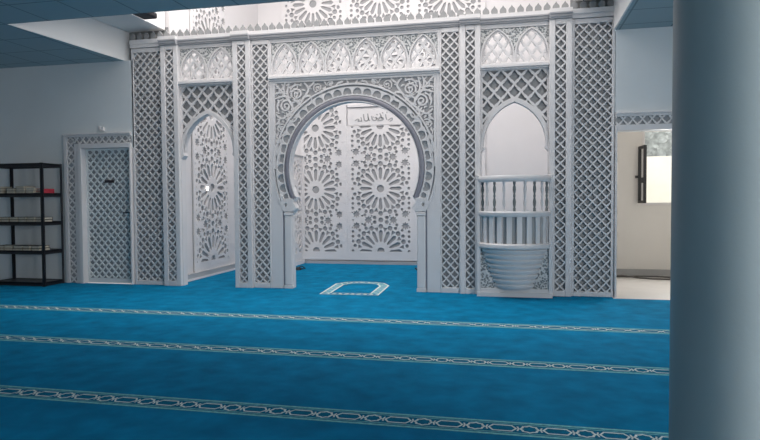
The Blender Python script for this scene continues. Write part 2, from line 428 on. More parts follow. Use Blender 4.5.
# frieze with pointed arches
def frieze(t, cx, hw, n, z0, z1, y0, pxc, seed=0):
    a = hw*2/n
    holes = []; arches = []
    for i in range(n):
        c = cx - hw + a*(i+.5)
        zs = z0 + .12; h = z1 - .035 - zs; ar = pointed(c, zs, a*.475, h)
        arches.append(ar)
        inner = pointed(c, zs, a*.475-.025, h-.035)
        conv = [(c-a*.475+.025, z0+.02), (c+a*.475-.025, z0+.02)] + inner
        for hp in lattice_holes(c-a/2, c+a/2, z0+.02, z1, pxc, pxc*1.35, .36, cx=c):
            p = clip_convex(hp, conv)
            if len(p) >= 3 and area(p) > .0004: holes.append(p)
    m = MB(); sheet(m, rect(cx-hw, cx+hw, z0, z1), holes, y0+.03, y0+.055); m.build('frieze_lattice', WHITE, t)
    r = MB()
    for ar in arches:
        r.ribbon([(ar[0][0], z0)] + ar + [(ar[-1][0], z0)], .02, y0+.008, y0+.03)
        r.ribbon(pointed((ar[0][0]+ar[-1][0])/2, z0+.12, a*.475-.028, z1-.035-z0-.12-.036), .009, y0+.018, y0+.03)
    r.box(cx-hw, cx+hw, y0+.005, y0+.03, z1-.022, z1); r.build('arch_rims', WHITE, t)
    # carved fields above the arches
    top = z1-.024; out = MB()
    for i in range(n+1):
        xb = cx - hw + a*i
        Lr = [p for p in (arches[i-1] if i > 0 else [])][:11]          # right haunch of the arch on the left
        Rr = [p for p in (arches[i] if i < n else [])][10:][::-1]        # left haunch of the arch on the right
        poly = []
        if i > 0: poly += [(x+.010, z+.006) for x, z in Lr[::-1] if z < top-.01]
        else: poly += [(xb+.002, top), (xb+.002, z0+.12)]
        if i < n: poly += [(x-.010, z+.006) for x, z in Rr if z < top-.01]
        else: poly += [(xb-.002, z0+.12), (xb-.002, top)]
        if i > 0: poly = [(poly[0][0], top)] + poly
        if i < n: poly = poly + [(poly[-1][0], top)]
        sheet(out, poly, [], y0+.020, y0+.0295)
    out.build('carved_spandrel', CARVED, t)

# arch bays left and right of the centre
def make_bay(cx, label):
    hw = .4125; y0 = 0.0
    t = empty('arch_bay', (cx, 0, 0), label, 'arch', 'side arches of the carved screen')
    zb, zl, zs, ah = 2.80, 2.87, 1.88, .52
    frieze(t, cx, hw, 2, zl, 3.335, y0, .135)
    MB().box(cx-hw, cx+hw, y0-.045, .10, zb+.02, zl-.012).box(cx-hw, cx+hw, y0-.03, .10, zl-.012, zl).box(cx-hw, cx+hw, y0-.02, .1, zb, zb+.02).build('ledge', WHITE, t, bevel=.004)
    MB().box(cx-hw, cx+hw, y0, .10, 3.335, ZTOP).build('top_rail', WHITE, t)
    a = hw - .035
    arc = pointed(cx, zs, a, ah)                         # opening
    rim = pointed(cx, zs, a+.0345, ah+.05)
    # spandrel lattice sheet
    R = ((a+.05)**2 + (ah+.06)**2) / (2*(a+.05)); off = R - (a+.05)
    holes = []
    for hp in lattice_holes(cx-hw+.02, cx+hw-.02, zs+.08, zb-.005, .165, .19, .40):
        c = (sum(p[0] for p in hp)/len(hp), sum(p[1] for p in hp)/len(hp))
        sx = cx - off if c[0] >= cx else cx + off
        sides = [(cx-off, 1), (cx+off, -1)] if abs(c[0]-cx) < .08 else [(sx, 0)]
        p = hp
        for q, side in sides:
            d = math.hypot(c[0]-q, c[1]-zs); nx, nz = (c[0]-q)/d, (c[1]-zs)/d
            p = clip_half(p, q + nx*(R+.002), zs + nz*(R+.002), nx, nz)
            if len(p) < 3: break
        if len(p) >= 3 and area(p) > .0006: holes.append(p)
    outer = [(cx-hw, zs-.02), (arc[-1][0], zs-.02)] + arc[::-1] + [(arc[0][0], zs-.02), (cx+hw, zs-.02), (cx+hw, zb), (cx-hw, zb)]
    m = MB(); sheet(m, outer, holes, .02, .045); m.build('spandrel_lattice', WHITE, t)
    bk = MB(); sheet(bk, [(cx-hw, zs), (cx-a-.02, zs)] + pointed(cx, zs, a+.02, ah+.025)[::-1] + [(cx+a+.02, zs), (cx+hw, zs), (cx+hw, zb), (cx-hw, zb)], [], .07, .085); bk.build('backing_panel', BACK, t)
    r = MB(); sheet(r, [(cx-hw, 0), (cx-hw+.007, 0), (cx-hw+.007, zs-.10), (cx-a+.012, zs-.05), (cx-a, zs-.01)] + arc[::-1] + [(cx+a, zs-.01), (cx+a-.012, zs-.05), (cx+hw-.007, zs-.10), (cx+hw-.007, 0), (cx+hw, 0), (cx+hw, zs)] + rim[1:-1] + [(cx-hw, zs)], [], .0, .115)
    r.build('arch_rim', WHITE, t)
    return t
b1 = make_bay(XC-2.0775, 'tall open pointed arch left of the mihrab, reaching the carpet')
b2 = dup(b1, (XC+2.0775, 0, 0), 'pointed arch right of the mihrab with the balcony in it')

# horseshoe portal
t = empty('horseshoe_portal', (XC, 0, 0), 'large white horseshoe arch of the mihrab with scalloped ring', 'arch')
hw = 1.155; zb, zl = 2.80, 2.87; AC = 1.61; AO = .875; A0 = math.radians(-25)
frieze(t, XC, hw-.03, 6, zl, 3.335, 0, .14)
MB().box(XC-hw, XC+hw, -.045, .10, zb+.025, zl-.012).box(XC-hw, XC+hw, -.03, .10, zl-.012, zl).box(XC-hw, XC+hw, -.02, .1, zb, zb+.025).build('ledge', WHITE, t, bevel=.004)
MB().box(XC-hw, XC+hw, 0, .10, 3.335, ZTOP).box(XC-hw, XC-hw+.03, 0, .1, zl, 3.335).box(XC+hw-.03, XC+hw, 0, .1, zl, 3.335).build('top_rail', WHITE, t)
def arcp(r, a0, a1, n): return [(XC + r*math.cos(a0+(a1-a0)*i/n), AC + r*math.sin(a0+(a1-a0)*i/n)) for i in range(n+1)]
prof_r = [(XC+.85, 0), (XC+.85, 1.0), (XC+.835, 1.03), (XC+.795, 1.075), (XC+.788, 1.10), (XC+.812, 1.14), (XC+.832, 1.165), (XC+.828, 1.19), (XC+.80, 1.22)]
prof_l = [(2*XC - x, z) for x, z in prof_r]
openp = prof_r + arcp(AO, A0, PI-A0, 60) + prof_l[::-1]           # bottom right, up, over, down to bottom left
m = MB(); sheet(m, [(XC-hw, 0)] + openp[::-1] + [(XC+hw, 0), (XC+hw, zb), (XC-hw, zb)], [], .03, .125)
m.build('front_board', WHITE, t)
# flat jambs in front of the board
for s_ in (-1, 1):
    m = MB(); prof = [(hw, 0), (hw, zb), (1.105, zb), (1.105, 1.63)] + [(1.098*math.cos(q), AC + 1.098*math.sin(q)) for q in [math.radians(-26.2*i/14) for i in range(15)]] + [(.985, 0)]
    m.prism([(XC + s_*x, z) for x, z in prof], 0, .03); m.build('jamb', WHITE, t, bevel=.004)
for s_ in (-1, 1):
    cxx = XC + s_*.908
    ec = MB().box(cxx-.056, cxx+.056, -.004, .03, .045, .99).build('engaged_column', WHITE, t, bevel=.018)
    MB().box(cxx-.062, cxx+.062, -.008, .03, 0, .045).build('column_base', WHITE, ec, bevel=.004)
    MB().box(cxx-.06, cxx+.06, -.008, .03, .99, 1.03).build('capital', WHITE, ec, bevel=.006)
    MB().box(XC+s_*.9665, XC+s_*.984, .012, .0295, .02, 1.22).build('inlay_strip', DGREY, t)
# grey backing of ring and spandrels
bk = MB(); RB = 1.095
arcb = arcp(.95, math.radians(-24), PI+math.radians(24), 60)
sheet(bk, arcb[::-1] + [(XC+1.0, AC-.39), (XC+1.10, 1.35), (XC+1.10, zb-.01), (XC-1.10, zb-.01), (XC-1.10, 1.35), (XC-1.0, AC-.39)], [], .024, .0295)
bk.build('backing_panel', SBACK, t)
# archivolt, dark rolled band
m = MB()
n = 64; pr = [(.886, .028), (.887, .008), (.898, -.002), (.932, -.002), (.950, .008), (.956, .028)]
a0, a1 = math.radians(-25), PI + math.radians(25); v = []; f = []
for i in range(n+1):
    a = a0 + (a1-a0)*i/n
    for r_, y_ in pr: v.append((XC + r_*math.cos(a), y_, AC + r_*math.sin(a)))
k = len(pr)
for i in range(n):
    for q in range(k): u = (q+1) % k; f.append((i*k+q, i*k+u, (i+1)*k+u, (i+1)*k+q))
f += [tuple(range(k)), tuple(n*k+q for q in range(k-1, -1, -1))]
m.add(v, f); m.build('archivolt', DGREY, t, smooth=50)
m = MB(); sheet(m, arcp(.8865, a0, a1, 64) + arcp(.875, a0, a1, 64)[::-1], [], -.002, .0295); m.build('arch_edge', WHITE, t)
# scallop ring: each lobe a sunk half moon
m = MB(); NS = 30; a0, a1 = math.radians(-26), PI + math.radians(26); da = (a1-a0)/NS; holes = []
for i in range(NS):
    c = a0 + da*(i+.5); pts = []
    hwa = da*.455
    for q in range(-6, 7):
        a = c + hwa*q/6; rr = .980 + .078*math.sqrt(max(0, 1-(q/6)**2)); pts.append((rr, a))
    for q in (3, 0, -3): pts.append((.970 + (.010 if q == 0 else 0), c + hwa*q/6*.8))
    holes.append([(XC + r_*math.cos(a), AC + r_*math.sin(a)) for r_, a in pts])
ring = arcp(1.072, a0, a1, 64) + arcp(.957, a0, a1, 64)[::-1]
sheet(m, ring, holes, .004, .024); m.build('scallop_ring', WHITE, t)
# tracery
m = MB(); YT1 = .0236; _n = [0]
def yt():
    _n[0] += 1; return -.002 + .00035*(_n[0] % 13)
YT0 = -.0025
m.ribbon(arcp(1.106, math.radians(-30), PI+math.radians(30), 64), .022, YT0-.004, YT1)
m.box(XC-1.105, XC+1.105, YT0, YT1, zb-.03, zb)
for s_ in (-1, 1): m.box(XC+s_*1.075, XC+s_*1.105, YT0, YT1, 1.62, zb-.03)
def spiral(cx, cz, r, a0, turns, d, w_, s_):
    pts = []
    nn = int(22*turns)
    for i in range(nn+1):
        q = i/nn; a = a0 + d*2*PI*turns*q; rr = r*(1-.82*q)
        pts.append((XC + s_*(cx + rr*math.cos(a)), cz + rr*math.sin(a)))
    m.ribbon(pts, lambda u: w_*(1-.25*u), yt(), YT1)
    e = pts[-1]; m.prism([(e[0]+.017*math.cos(j*PI/4), e[1]+.017*math.sin(j*PI/4)) for j in range(8)], yt(), YT1)
def strk(pts, w_, s_, swell=0):
    P_ = []
    for i in range(len(pts)-1):                             # Catmull-Rom
        p0 = Vector(pts[max(0, i-1)]); p1_ = Vector(pts[i]); p2_ = Vector(pts[i+1]); p3_ = Vector(pts[min(len(pts)-1, i+2)])
        for q in range(6):
            u = q/6
            c = .5*((2*p1_) + (p2_-p0)*u + (2*p0-5*p1_+4*p2_-p3_)*u*u + (-p0+3*p1_-3*p2_+p3_)*u**3); P_.append((XC+s_*c.x, c.y))
    P_.append((XC+s_*pts[-1][0], pts[-1][1]))
    m.ribbon(P_, (lambda u: w_ + swell*math.sin(PI*u)), yt(), YT1)
def mirror45(p, about=(1.075, 2.77)):                     # mirror about the diagonal through the upper corner
    return (about[0] - (about[1]-p[1]), about[1] - (about[0]-p[0]))
for s_ in (-1, 1):
    strk([(.80, 2.40), (.93, 2.60), (1.08, 2.77)], .020, s_)
    for mir in (False, True):
        g = (lambda p: mirror45(p)) if mir else (lambda p: p)
        def sp(cx, cz, r, a0, turns, d, w_=.024):
            c = g((cx, cz)); spiral(c[0], c[1], r, (PI/2 - a0) if mir else a0, turns, -d if mir else d, w_, s_)
        def st(pts, w_=.021, sw=.004): strk([g(p) for p in pts], w_, s_, sw)
        sp(.765, 2.615, .095, -PI*.7, 1.7, 1)
        st([(.69, 2.545), (.64, 2.60), (.60, 2.68), (.66, 2.76)])
        st([(.80, 2.42), (.72, 2.49), (.66, 2.57), (.58, 2.58), (.56, 2.50), (.62, 2.46)])
        sp(.47, 2.685, .062, -PI*.2, 1.5, 1, .015)
        st([(.56, 2.56), (.50, 2.60), (.42, 2.62), (.36, 2.70)], .013, .01)
        sp(.30, 2.725, .038, 0, 1.3, 1, .013)
        st([(.43, 2.64), (.30, 2.68), (.18, 2.705), (.04, 2.73)], .016)
        st([(.86, 2.51), (.90, 2.64), (.87, 2.77)], .014, .01)
        st([(.93, 2.60), (.95, 2.70), (.93, 2.77)], .012, .012)
        st([(.60, 2.70), (.55, 2.73), (.52, 2.77)], .014, .012)
        st([(.86, 2.67), (.82, 2.72), (.76, 2.74), (.70, 2.72)], .012, .012)
        st([(.22, 2.70), (.18, 2.74), (.12, 2.75)], .012, .01)
        st([(.70, 2.45), (.74, 2.52), (.80, 2.52)], .012, .01)
        if mir:
            pass
    # lower run beside the arch
    spiral(1.035, 2.00, .034, PI/2, 1.3, 1, .013, s_); spiral(1.045, 1.86, .026, PI/2, 1.2, -1, .012, s_)
    strk([(1.07, 2.10), (1.04, 1.95), (1.07, 1.80)], .012, s_)
rg = random.Random(11); spots = []
while len(spots) < 60:
    x = rg.uniform(.05, 1.06); z = rg.uniform(1.66, 2.755)
    if math.hypot(x, z-AC) < 1.13 or any(math.hypot(x-p[0], z-p[1]) < .036 for p in spots): continue
    spots.append((x, z))
for x, z in spots:
    a = rg.uniform(0, PI); L = rg.uniform(.018, .032)
    for s_ in (-1, 1):
        pts = [(XC + s_*(x + L*q/3*math.cos(a) + .008*(q*q/9)*math.sin(a)), z + L*q/3*math.sin(a) - .008*(q*q/9)*math.cos(a)) for q in range(-3, 4)]
        m.ribbon(pts, lambda u: .007 + .016*math.sin(PI*u), yt()+.005, YT1)
m.build('tracery', WHITE, t)
# trefoil feet of the ring
for s_ in (-1, 1):
    m = MB()
    ptsf = [(.955, 1.20), (.90, 1.228), (.832, 1.215), (.834, 1.168), (.812, 1.14), (.789, 1.095), (.80, 1.068), (.85, 1.04), (.93, 1.045), (.965, 1.035), (1.0, 1.10), (1.005, 1.2), (1.03, 1.28), (.98, 1.26)]
    sheet(m, [(XC + s_*x, z) for x, z in ptsf], [[(XC+s_*x, z) for x, z in ((.915, 1.12), (.945, 1.10), (.955, 1.145), (.93, 1.165))]], -.006, .0235)
    m.build('corbel', WHITE, t, bevel=.003)

# cornice with merlons
c = empty('cornice', (XC, 0, ZTOP), 'long stepped cornice with a row of grey teardrop merlons crowning the screen', 'cornice')
segs = [(-3.25, -2.755, .0, 0), (-2.755, -2.49, -.055, 1), (-2.49, -1.665, 0, 2), (-1.665, -1.41, -.055, 1), (-1.41, 1.41, 0, 2), (1.41, 1.665, -.055, 1), (1.665, 2.49, 0, 2), (2.49, 2.755, -.055, 1), (2.755, 3.25, 0, 0)]
m = MB(); m2 = MB()
for a, b, y, kind in segs:
    a += XC; b += XC
    if kind == 0:
        m2.box(a, b, -.02, .10, ZTOP+.005, ZTOP+.055).box(a, b, -.035, .10, ZTOP+.055, ZTOP+.113); continue
    m.box(a, b, y-.03, .10, ZTOP+.001, ZTOP+.02).box(a, b, y-.045, .10, ZTOP+.02, ZTOP+.052).box(a, b, y-.06, .10, ZTOP+.052, ZTOP+.07)
    m2.box(a, b, y-.055, .10, ZTOP+.07, ZTOP+.115)
m.build('moulding', CORN, c); crest = m2.build('crest_band', WHITE, c)
tear = [(0, .108), (.007, .094), (.017, .080), (.030, .068), (.038, .055), (.041, .040), (.038, .024), (.028, .008), (.018, 0)]
tear = tear + [(-x, z) for x, z in tear[::-1] if x > 0]
nm = 62; first = None
for i in range(nm):
    xm = XC - 3.25 + 6.5*(i+.5)/nm
    if first is None:
        mm = MB().prism([(x + xm, ZTOP+.1145+z) for x, z in tear], -.02, .015); first = mm.build('merlon', MERL, crest); x_first = xm
    else:
        o = first.copy(); COL.objects.link(o); o.parent = crest; o.location = (xm - x_first, 0, 0)

# ------------------------------------------------------------------ minbar balcony
XB = XC + 2.0775
t = empty('minbar_balcony', (XB, -.10, 0), 'white rounded minbar balcony with balusters over a ribbed bowl', 'balcony')
YCB = -.05; R0 = .415; AE = math.radians(82)
for s_ in (-1, 1): MB().box(XB+s_*.405, XB+s_*.45, -.20, -.0565, 0, 1.49).build('side_post', WHITE, t, bevel=.006)
m = MB().box(XB-.45, XB+.45, -.215, -.2, 0, .055).box(XB-.405, XB+.405, -.2, -.0565, 0, .055).box(XB-.405, XB+.405, -.19, -.0565, .055, .10); m.build('plinth', WHITE, t, bevel=.004)
MB().box(XB-.405, XB+.405, -.17, -.06, .10, .62).build('carved_front', CARVED, t)
m = MB(); m.ring_sweep([(R0-.055, 1.40), (R0+.03, 1.40), (R0+.042, 1.42), (R0+.042, 1.455), (R0+.03, 1.475), (R0-.055, 1.475)], XB, YCB, -AE, AE, 40); m.build('handrail', WHITE, t, smooth=35)
m = MB(); m.ring_sweep([(R0-.055, .985), (R0+.025, .985), (R0+.035, 1.0), (R0+.035, 1.035), (R0+.02, 1.05), (R0-.055, 1.05)], XB, YCB, -AE, AE, 40); m.build('lower_rail', WHITE, t, smooth=35)
bp = [(.010, 1.05), (.016, 1.05), (.016, 1.085), (.010, 1.095), (.017, 1.13), (.019, 1.165), (.010, 1.21), (.014, 1.225), (.014, 1.24), (.010, 1.255), (.019, 1.30), (.017, 1.335), (.010, 1.36), (.016, 1.37), (.016, 1.40), (.010, 1.40)]
BGREY = mat('baluster_grey', (.16, .18, .18), .5)
for k in range(-4, 5):
    a = math.radians(17.5*k); rr = R0 - .012
    cxx, cyy = XB + rr*math.sin(a), YCB - rr*math.cos(a)
    o = MB().lathe(bp, cxx, cyy, n=12).build('baluster', BGREY if k % 2 == 0 else WHITE, t, smooth=50)
    o['label'] = 'grey baluster' if k % 2 == 0 else 'white baluster'
MB().ring_sweep([(R0-.05, .665), (R0-.03, .665), (R0-.03, .985), (R0-.05, .985)], XB, YCB, -AE, AE, 40).build('drum', BACK, t, smooth=35)
for k in range(-5, 5):
    a = math.radians(16*(k+.5)); d = math.radians(4.2)
    MB().ring_sweep([(R0-.03, .665), (R0+.008, .665), (R0+.008, .985), (R0-.03, .985)], XB, YCB, a-d, a+d, 3).build('slat', WHITE, t)
m = MB(); m.ring_sweep([(.02, .60), (R0+.02, .60), (R0+.035, .615), (R0+.035, .65), (R0+.02, .665), (.02, .665)], XB, YCB, -AE, AE, 40); m.build('floor_band', WHITE, t, smooth=35)
# ribbed bowl
pr = [(.01, .60)]
NR = 8
for i in range(NR):
    z1_ = .595 - i*.062; z0_ = z1_ - .062; r1 = .395 - i*.0205; r0 = .395 - (i+1)*.0205
    pr += [(r1-.004, z1_), (r1+.008, z1_-.012), (r1+.006, z1_-.032), (r0-.002, z0_+.008), (r0-.008, z0_)]
pr += [(.02, .595-NR*.062-.01)]
MB().lathe(pr, XB, YCB-.015, -AE, AE, 40).build('ribbed_bowl', WHITE, t, smooth=50)

# ------------------------------------------------------------------ door surrounds and door
def surround(name, label, x0, x1, xo0, xo1, zo, left, right):
    """x0..x1 outer edges, xo0..xo1 opening, zo opening height"""
    tt = empty(name, ((x0+x1)/2, 0, 0), label, 'door surround')
    zt = zo + .212; lz0, lz1 = zo + .068, zo + .168
    m = MB(); yf = -.035
    m.box(x0, x1, yf, -.001, lz1, zt).box(x0, x1, yf-.02, -.001, zt-.015, zt+.005)
    m.box(xo0-(.06 if left else 0), xo1+(.06 if right else 0), yf-.01, -.001, zo, lz0)
    l = MB(); bk = MB()
    if left:
        m.box(x0, xo0-.250, yf, -.001, 0, lz1).box(xo0-.130, xo0-.06, yf, -.001, 0, lz0).box(xo0-.06, xo0, yf-.02, .10, 0, zo)
        lattice_mesh(l, xo0-.250, xo0-.130, .0, lz1, .12, .1155, yf+.006, yf+.02)
        bk.box(xo0-.250, xo0-.130, -.008, -.001, 0, lz1)
    if right:
        m.box(xo1+.250, x1, yf, -.001, 0, lz1).box(xo1+.06, xo1+.130, yf, -.001, 0, lz0).box(xo1, xo1+.06, yf-.02, .10, 0, zo)
        lattice_mesh(l, xo1+.130, xo1+.250, .0, lz1, .12, .1155, yf+.006, yf+.02)
        bk.box(xo1+.130, xo1+.250, -.008, -.001, 0, lz1)
    xa = xo0-.130 if left else x0; xb_ = xo1+.130 if right else x1
    if not left: m.box(x0, xo0, yf-.01, .10, 0, lz0)
    if not right: m.box(xo1, x1, yf-.01, .10, 0, lz0)
    lattice_mesh(l, xa, xb_, lz0, lz1, .107, .135, yf+.006, yf+.02); bk.box(xa, xb_, -.008, -.001, lz0, lz1)
    m.build('frame', WHITE, tt, bevel=.004); l.build('lattice', WHITE, tt); bk.build('backing_panel', BACK, tt)
    return tt
surround('door_surround', 'white lattice surround of the closed door at left', -6.435, -5.325, -6.125, -5.35, 1.965, True, False)
surround('door_surround', 'white lattice surround of the open doorway at right', 1.19, 2.52, 1.212, 2.09, 2.0, False, True)
DOORM = mat('door_paint', (.76, .78, .78), .5); DBACK = mat('door_backing', (.28, .30, .315), .7)
d = struct('door_1', MB().box(-6.124, -5.352, .072, .11, .008, 1.963), DBACK)
l = MB(); lattice_mesh(l, -6.10, -5.375, .07, 1.94, .107, .1155, .050, .0715); sheet(l, rect(-6.124, -5.352, .008, 1.963), [rect(-6.10, -5.375, .07, 1.94)], .046, .0715); l.build('door_lattice', DOORM, d)
MB().box(-5.815, -5.66, .040, .0495, 1.465, 1.505).build('name_plate', mat('plate_dark', (.035, .028, .035), .4), d)
h_ = MB().box(-5.405, -5.365, .042, .0495, .93, 1.11); h_.tube([(-5.385, .045, 1.03), (-5.385, .0, 1.03), (-5.40, -.005, 1.03), (-5.49, -.005, 1.03)], .009)
h_.build('door_handle', BLACK, d, smooth=40)
# small white sensor above
s_ = MB(); s_.box(-5.82, -5.755, -.045, 0, 2.215, 2.27).box(-5.83, -5.795, -.055, -.045, 2.235, 2.28)
tag(s_.build('motion_sensor', WHITE, bevel=.006), 'small white box on the wall above the closed door', 'sensor')

# ------------------------------------------------------------------ star screens
def star_tile(cx, cz, lower=True, upper=True):
    H = []
    def circ(x, z, r, n=8, ph=0): H.append([(x + r*math.cos(2*PI*i/n+ph), z + r*math.sin(2*PI*i/n+ph)) for i in range(n)])
    def star8(x, z, r):
        H.append([(x + (r if i % 2 == 0 else r*.58)*math.cos(PI*i/8), z + (r if i % 2 == 0 else r*.58)*math.sin(PI*i/8)) for i in range(16)])
    circ(cx, cz, .07, 16)
    for k in range(16):
        a = 2*PI*k/16; ca, sa = math.cos(a), math.sin(a)
        for_ = [(.16, 0), (.195, .024), (.36, .037), (.402, 0), (.36, -.037), (.195, -.024)]
        H.append([(cx + r*ca - w_*sa, cz + r*sa + w_*ca) for r, w_ in for_])
        a = 2*PI*(k+.5)/16; ca, sa = math.cos(a), math.sin(a)
        H.append([(cx + r*ca - w_*sa, cz + r*sa + w_*ca) for r, w_ in ((.355, 0), (.44, .042), (.44, -.042))])
        a = 2*PI*k/16
        if k % 8 != 0: circ(cx + .458*math.cos(a), cz + .458*math.sin(a), .048, 7, a)
        a = 2*PI*(k+.5)/16; circ(cx + .50*math.cos(a), cz + .505*math.sin(a), .036, 6, a)
    for sx in (-1, 1):
        star8(cx + sx*.235, cz + .577, .082); star8(cx + sx*.46, cz + .468, .078); star8(cx + sx*.46, cz - .468, .078)
        circ(cx + sx*.355, cz + .577, .046, 7); circ(cx + sx*.462, cz + .577, .042, 7)
        circ(cx + sx*.115, cz + .535, .040, 6); circ(cx + sx*.115, cz + .619, .040, 6); 
        circ(cx + sx*.35, cz + .50, .022, 5); circ(cx + sx*.35, cz + .654, .022, 5)
        for z in (-.36, -.27, -.18, -.09, .0, .09, .18, .27, .36): circ(cx + sx*.53, cz + z, .030, 6)
        circ(cx + sx*.525, cz + .577, .018, 6); circ(cx + sx*.54, cz+.44, .016, 5); circ(cx + sx*.54, cz-.44, .016, 5)
    circ(cx, cz + .577, .050, 7)
    for sx in (-1, 1):
        circ(cx + sx*.30, cz + .485, .034, 5); circ(cx + sx*.30, cz + .669, .034, 5); circ(cx + sx*.40, cz + .385, .03, 5); circ(cx + sx*.40, cz - .385, .03, 5); circ(cx + sx*.17, cz + .50, .02, 5); circ(cx + sx*.17, cz + .654, .02, 5)
    return H
TP = 1.155
def dedupe(H):
    keep = []; boxes = []
    H = sorted(H, key=lambda p: -area(p))
    for p in H:
        c = (sum(q[0] for q in p)/len(p), sum(q[1] for q in p)/len(p)); r = max(math.hypot(q[0]-c[0], q[1]-c[1]) for q in p)
        ok = True
        for pp in keep_near(keep, c, r):
            ok = False; break
        if ok: keep.append((c, r, p))
    return [k[2] for k in keep]
def seg_hit(p, q):
    def o(a, b, c): return (b[0]-a[0])*(c[1]-a[1]) - (b[1]-a[1])*(c[0]-a[0])
    for i in range(len(p)):
        a, b = p[i], p[(i+1) % len(p)]
        for j in range(len(q)):
            c, d_ = q[j], q[(j+1) % len(q)]
            if o(a, b, c)*o(a, b, d_) < 0 and o(c, d_, a)*o(c, d_, b) < 0: return True
    return False
def inside(pt, p):
    r = False
    for i in range(len(p)):
        a, b = p[i], p[i-1]
        if (a[1] > pt[1]) != (b[1] > pt[1]) and pt[0] < (b[0]-a[0])*(pt[1]-a[1])/(b[1]-a[1]) + a[0]: r = not r
    return r
_cur = None
def keep_near(keep, c, r):
    for k in keep:
        if math.hypot(k[0][0]-c[0], k[0][1]-c[1]) < k[1] + r + .004:
            if seg_hit(k[2], _cur) or inside(c, k[2]) or inside(k[0], _cur): yield k
def star_holes(cx, z_first, n, x0, x1, z0, z1):
    global _cur
    raw = []
    for i in range(-1, n+1): raw += star_tile(cx, z_first + TP*i)
    raw.sort(key=lambda p: -area(p)); keep = []; out = []
    for p in raw:
        p = clip_rect(p, x0, x1, z0, z1)
        if len(p) < 3 or area(p) < .00025: continue
        c = (sum(q[0] for q in p)/len(p), sum(q[1] for q in p)/len(p)); r = max(math.hypot(q[0]-c[0], q[1]-c[1]) for q in p)
        _cur = p
        if any(True for _ in keep_near(keep, c, r)): continue
        keep.append((c, r, p)); out.append(p)
    return out
def star_screen(label, cx, half, z0, z1, zstar, y, margin=.05, mapf=None, loc=None, zm=(.2, .1), x0=None, x1=None, mr=None):
    """perforated white board with grey backing, facing -y at depth y (or mapped onto a side wall)"""
    a, b = (cx-half if x0 is None else x0), (cx+half if x1 is None else x1)
    tt = empty('star_screen', loc or (cx, y, z0), label, 'screen', 'star pierced screens in the niche')
    m = MB(); n = int((z1 - zstar)/TP) + 2; mr = margin if mr is None else mr
    sheet(m, rect(a-margin, b+mr, z0-zm[0], z1+zm[1]), star_holes(cx, zstar, n, a, b, z0, z1), y, y+.022)
    bk = MB().box(a-margin+.005, b+mr-.005, y+.0235, y+.034, z0-zm[0]+.005, z1+zm[1]-.005)
    if mapf: m.map(mapf); bk.map(mapf)
    m.build('pierced_board', NICHE, tt); bk.build('backing_panel', PBACK, tt)
    return tt
YB = 3.2 - .036
star_screen('lower star pierced screen on the niche back wall, left of the calligraphy', -3.635, .53, .225, 3.06, .235, YB, zm=(.15, .04), margin=.07, x0=-3.86, x1=-3.125, mr=.1048)
star_screen('star pierced screen high on the niche back wall, left of the calligraphy', -3.655, .555, 3.18, 5.6, 3.70, YB, zm=(.0795, .05), margin=.0798)
star_screen('star pierced screen under the calligraphy on the niche back wall', -2.385, .555, .235, 2.555, .245, YB, zm=(.16, .01), margin=.0798)
star_screen('star pierced screen high above the calligraphy on the niche back wall', -2.385, .555, 3.15, 5.6, 3.79, YB, zm=(.193, .05), margin=.0798)
star_screen('tall star pierced screen on the niche back wall behind the right jamb', -1.115, .555, .225, 5.6, .235, YB, zm=(.15, .1), margin=.0798)
# left side wall of the niche (board facing +x at x = -4.77)
def left_map(x, y, z): return (-4.77 + .036 - (y - 0), x, z)
star_screen('tall star pierced screen on the niche left side wall, seen through the left arch', 1.235, .52, .24, 5.6, .25, 0, zm=(.16, .1), margin=.06, mapf=left_map, loc=(-4.75, 1.235, .1))
# lower partition standing by the back wall
def part_map(x, y, z): return (-3.885 - y, x, z)
pt = star_screen('low star pierced partition beside the left screen of the niche', 2.75, .30, .22, 1.93, .25, 0, zm=(.22, .06), margin=.05, mapf=part_map, loc=(-3.9, 2.75, 0))
MB().box(-3.935, -3.875, 2.39, 3.16, 1.99, 2.03).build('top_cap', PBACK, pt)
MB().box(-3.883, -3.865, 2.39, 3.16, .0, .07).build('base_strip', NICHE, pt)
struct('baseboard_niche_back', MB().box(-3.83, 1.02, YB-.02, YB+.034, 0, .05), mat('baseboard_grey', (.42, .42, .43), .5))
struct('baseboard_niche_left', MB().box(-4.77, -4.70, .13, 3.1, .03, .10).box(-4.77, -4.685, .13, 3.1, 0, .03, 1), [mat('baseboard_grey_2', (.42, .42, .43), .5), NICHE])

# calligraphy board
cb = empty('calligraphy_board', (-2.385, YB, 2.6), 'white board with carved calligraphy above the central star screen', 'calligraphy')
MB().box(-3.0, -1.77, YB, YB+.034, 2.57, 2.90).build('board', NICHE, cb)
MB().box(-3.0, -1.77, YB-.03, YB+.034, 2.905, 2.955).build('ledge', NICHE, cb)
m = MB(); INK = mat('calligraphy_grey', (.36, .355, .36), .6)
def cpx(px, py): return (-2.872 + (px-355)*.01885, 2.808 - (py-112.2)*.0186)
def ink(pts, w_=.014, sw=.005):
    P_ = [Vector(cpx(*p)) for p in pts]; Q = []
    for i in range(len(P_)-1):
        p0, p1_, p2_, p3_ = P_[max(0, i-1)], P_[i], P_[i+1], P_[min(len(P_)-1, i+2)]
        for q in range(5):
            u = q/5; c_ = .5*((2*p1_) + (p2_-p0)*u + (2*p0-5*p1_+4*p2_-p3_)*u*u + (-p0+3*p1_-3*p2_+p3_)*u**3); Q.append((c_.x, c_.y))
    Q.append(tuple(P_[-1])); m.ribbon(Q, lambda u: w_ + sw*math.sin(PI*u), YB-.006, YB-.0005)
ink([(355.5, 120.6), (357, 119.4), (358.6, 118.8), (359.8, 119.8), (358.6, 120.8), (360.4, 121), (362.6, 120.4)])
ink([(362.4, 121.4), (362.2, 119), (361.6, 117)], .014)
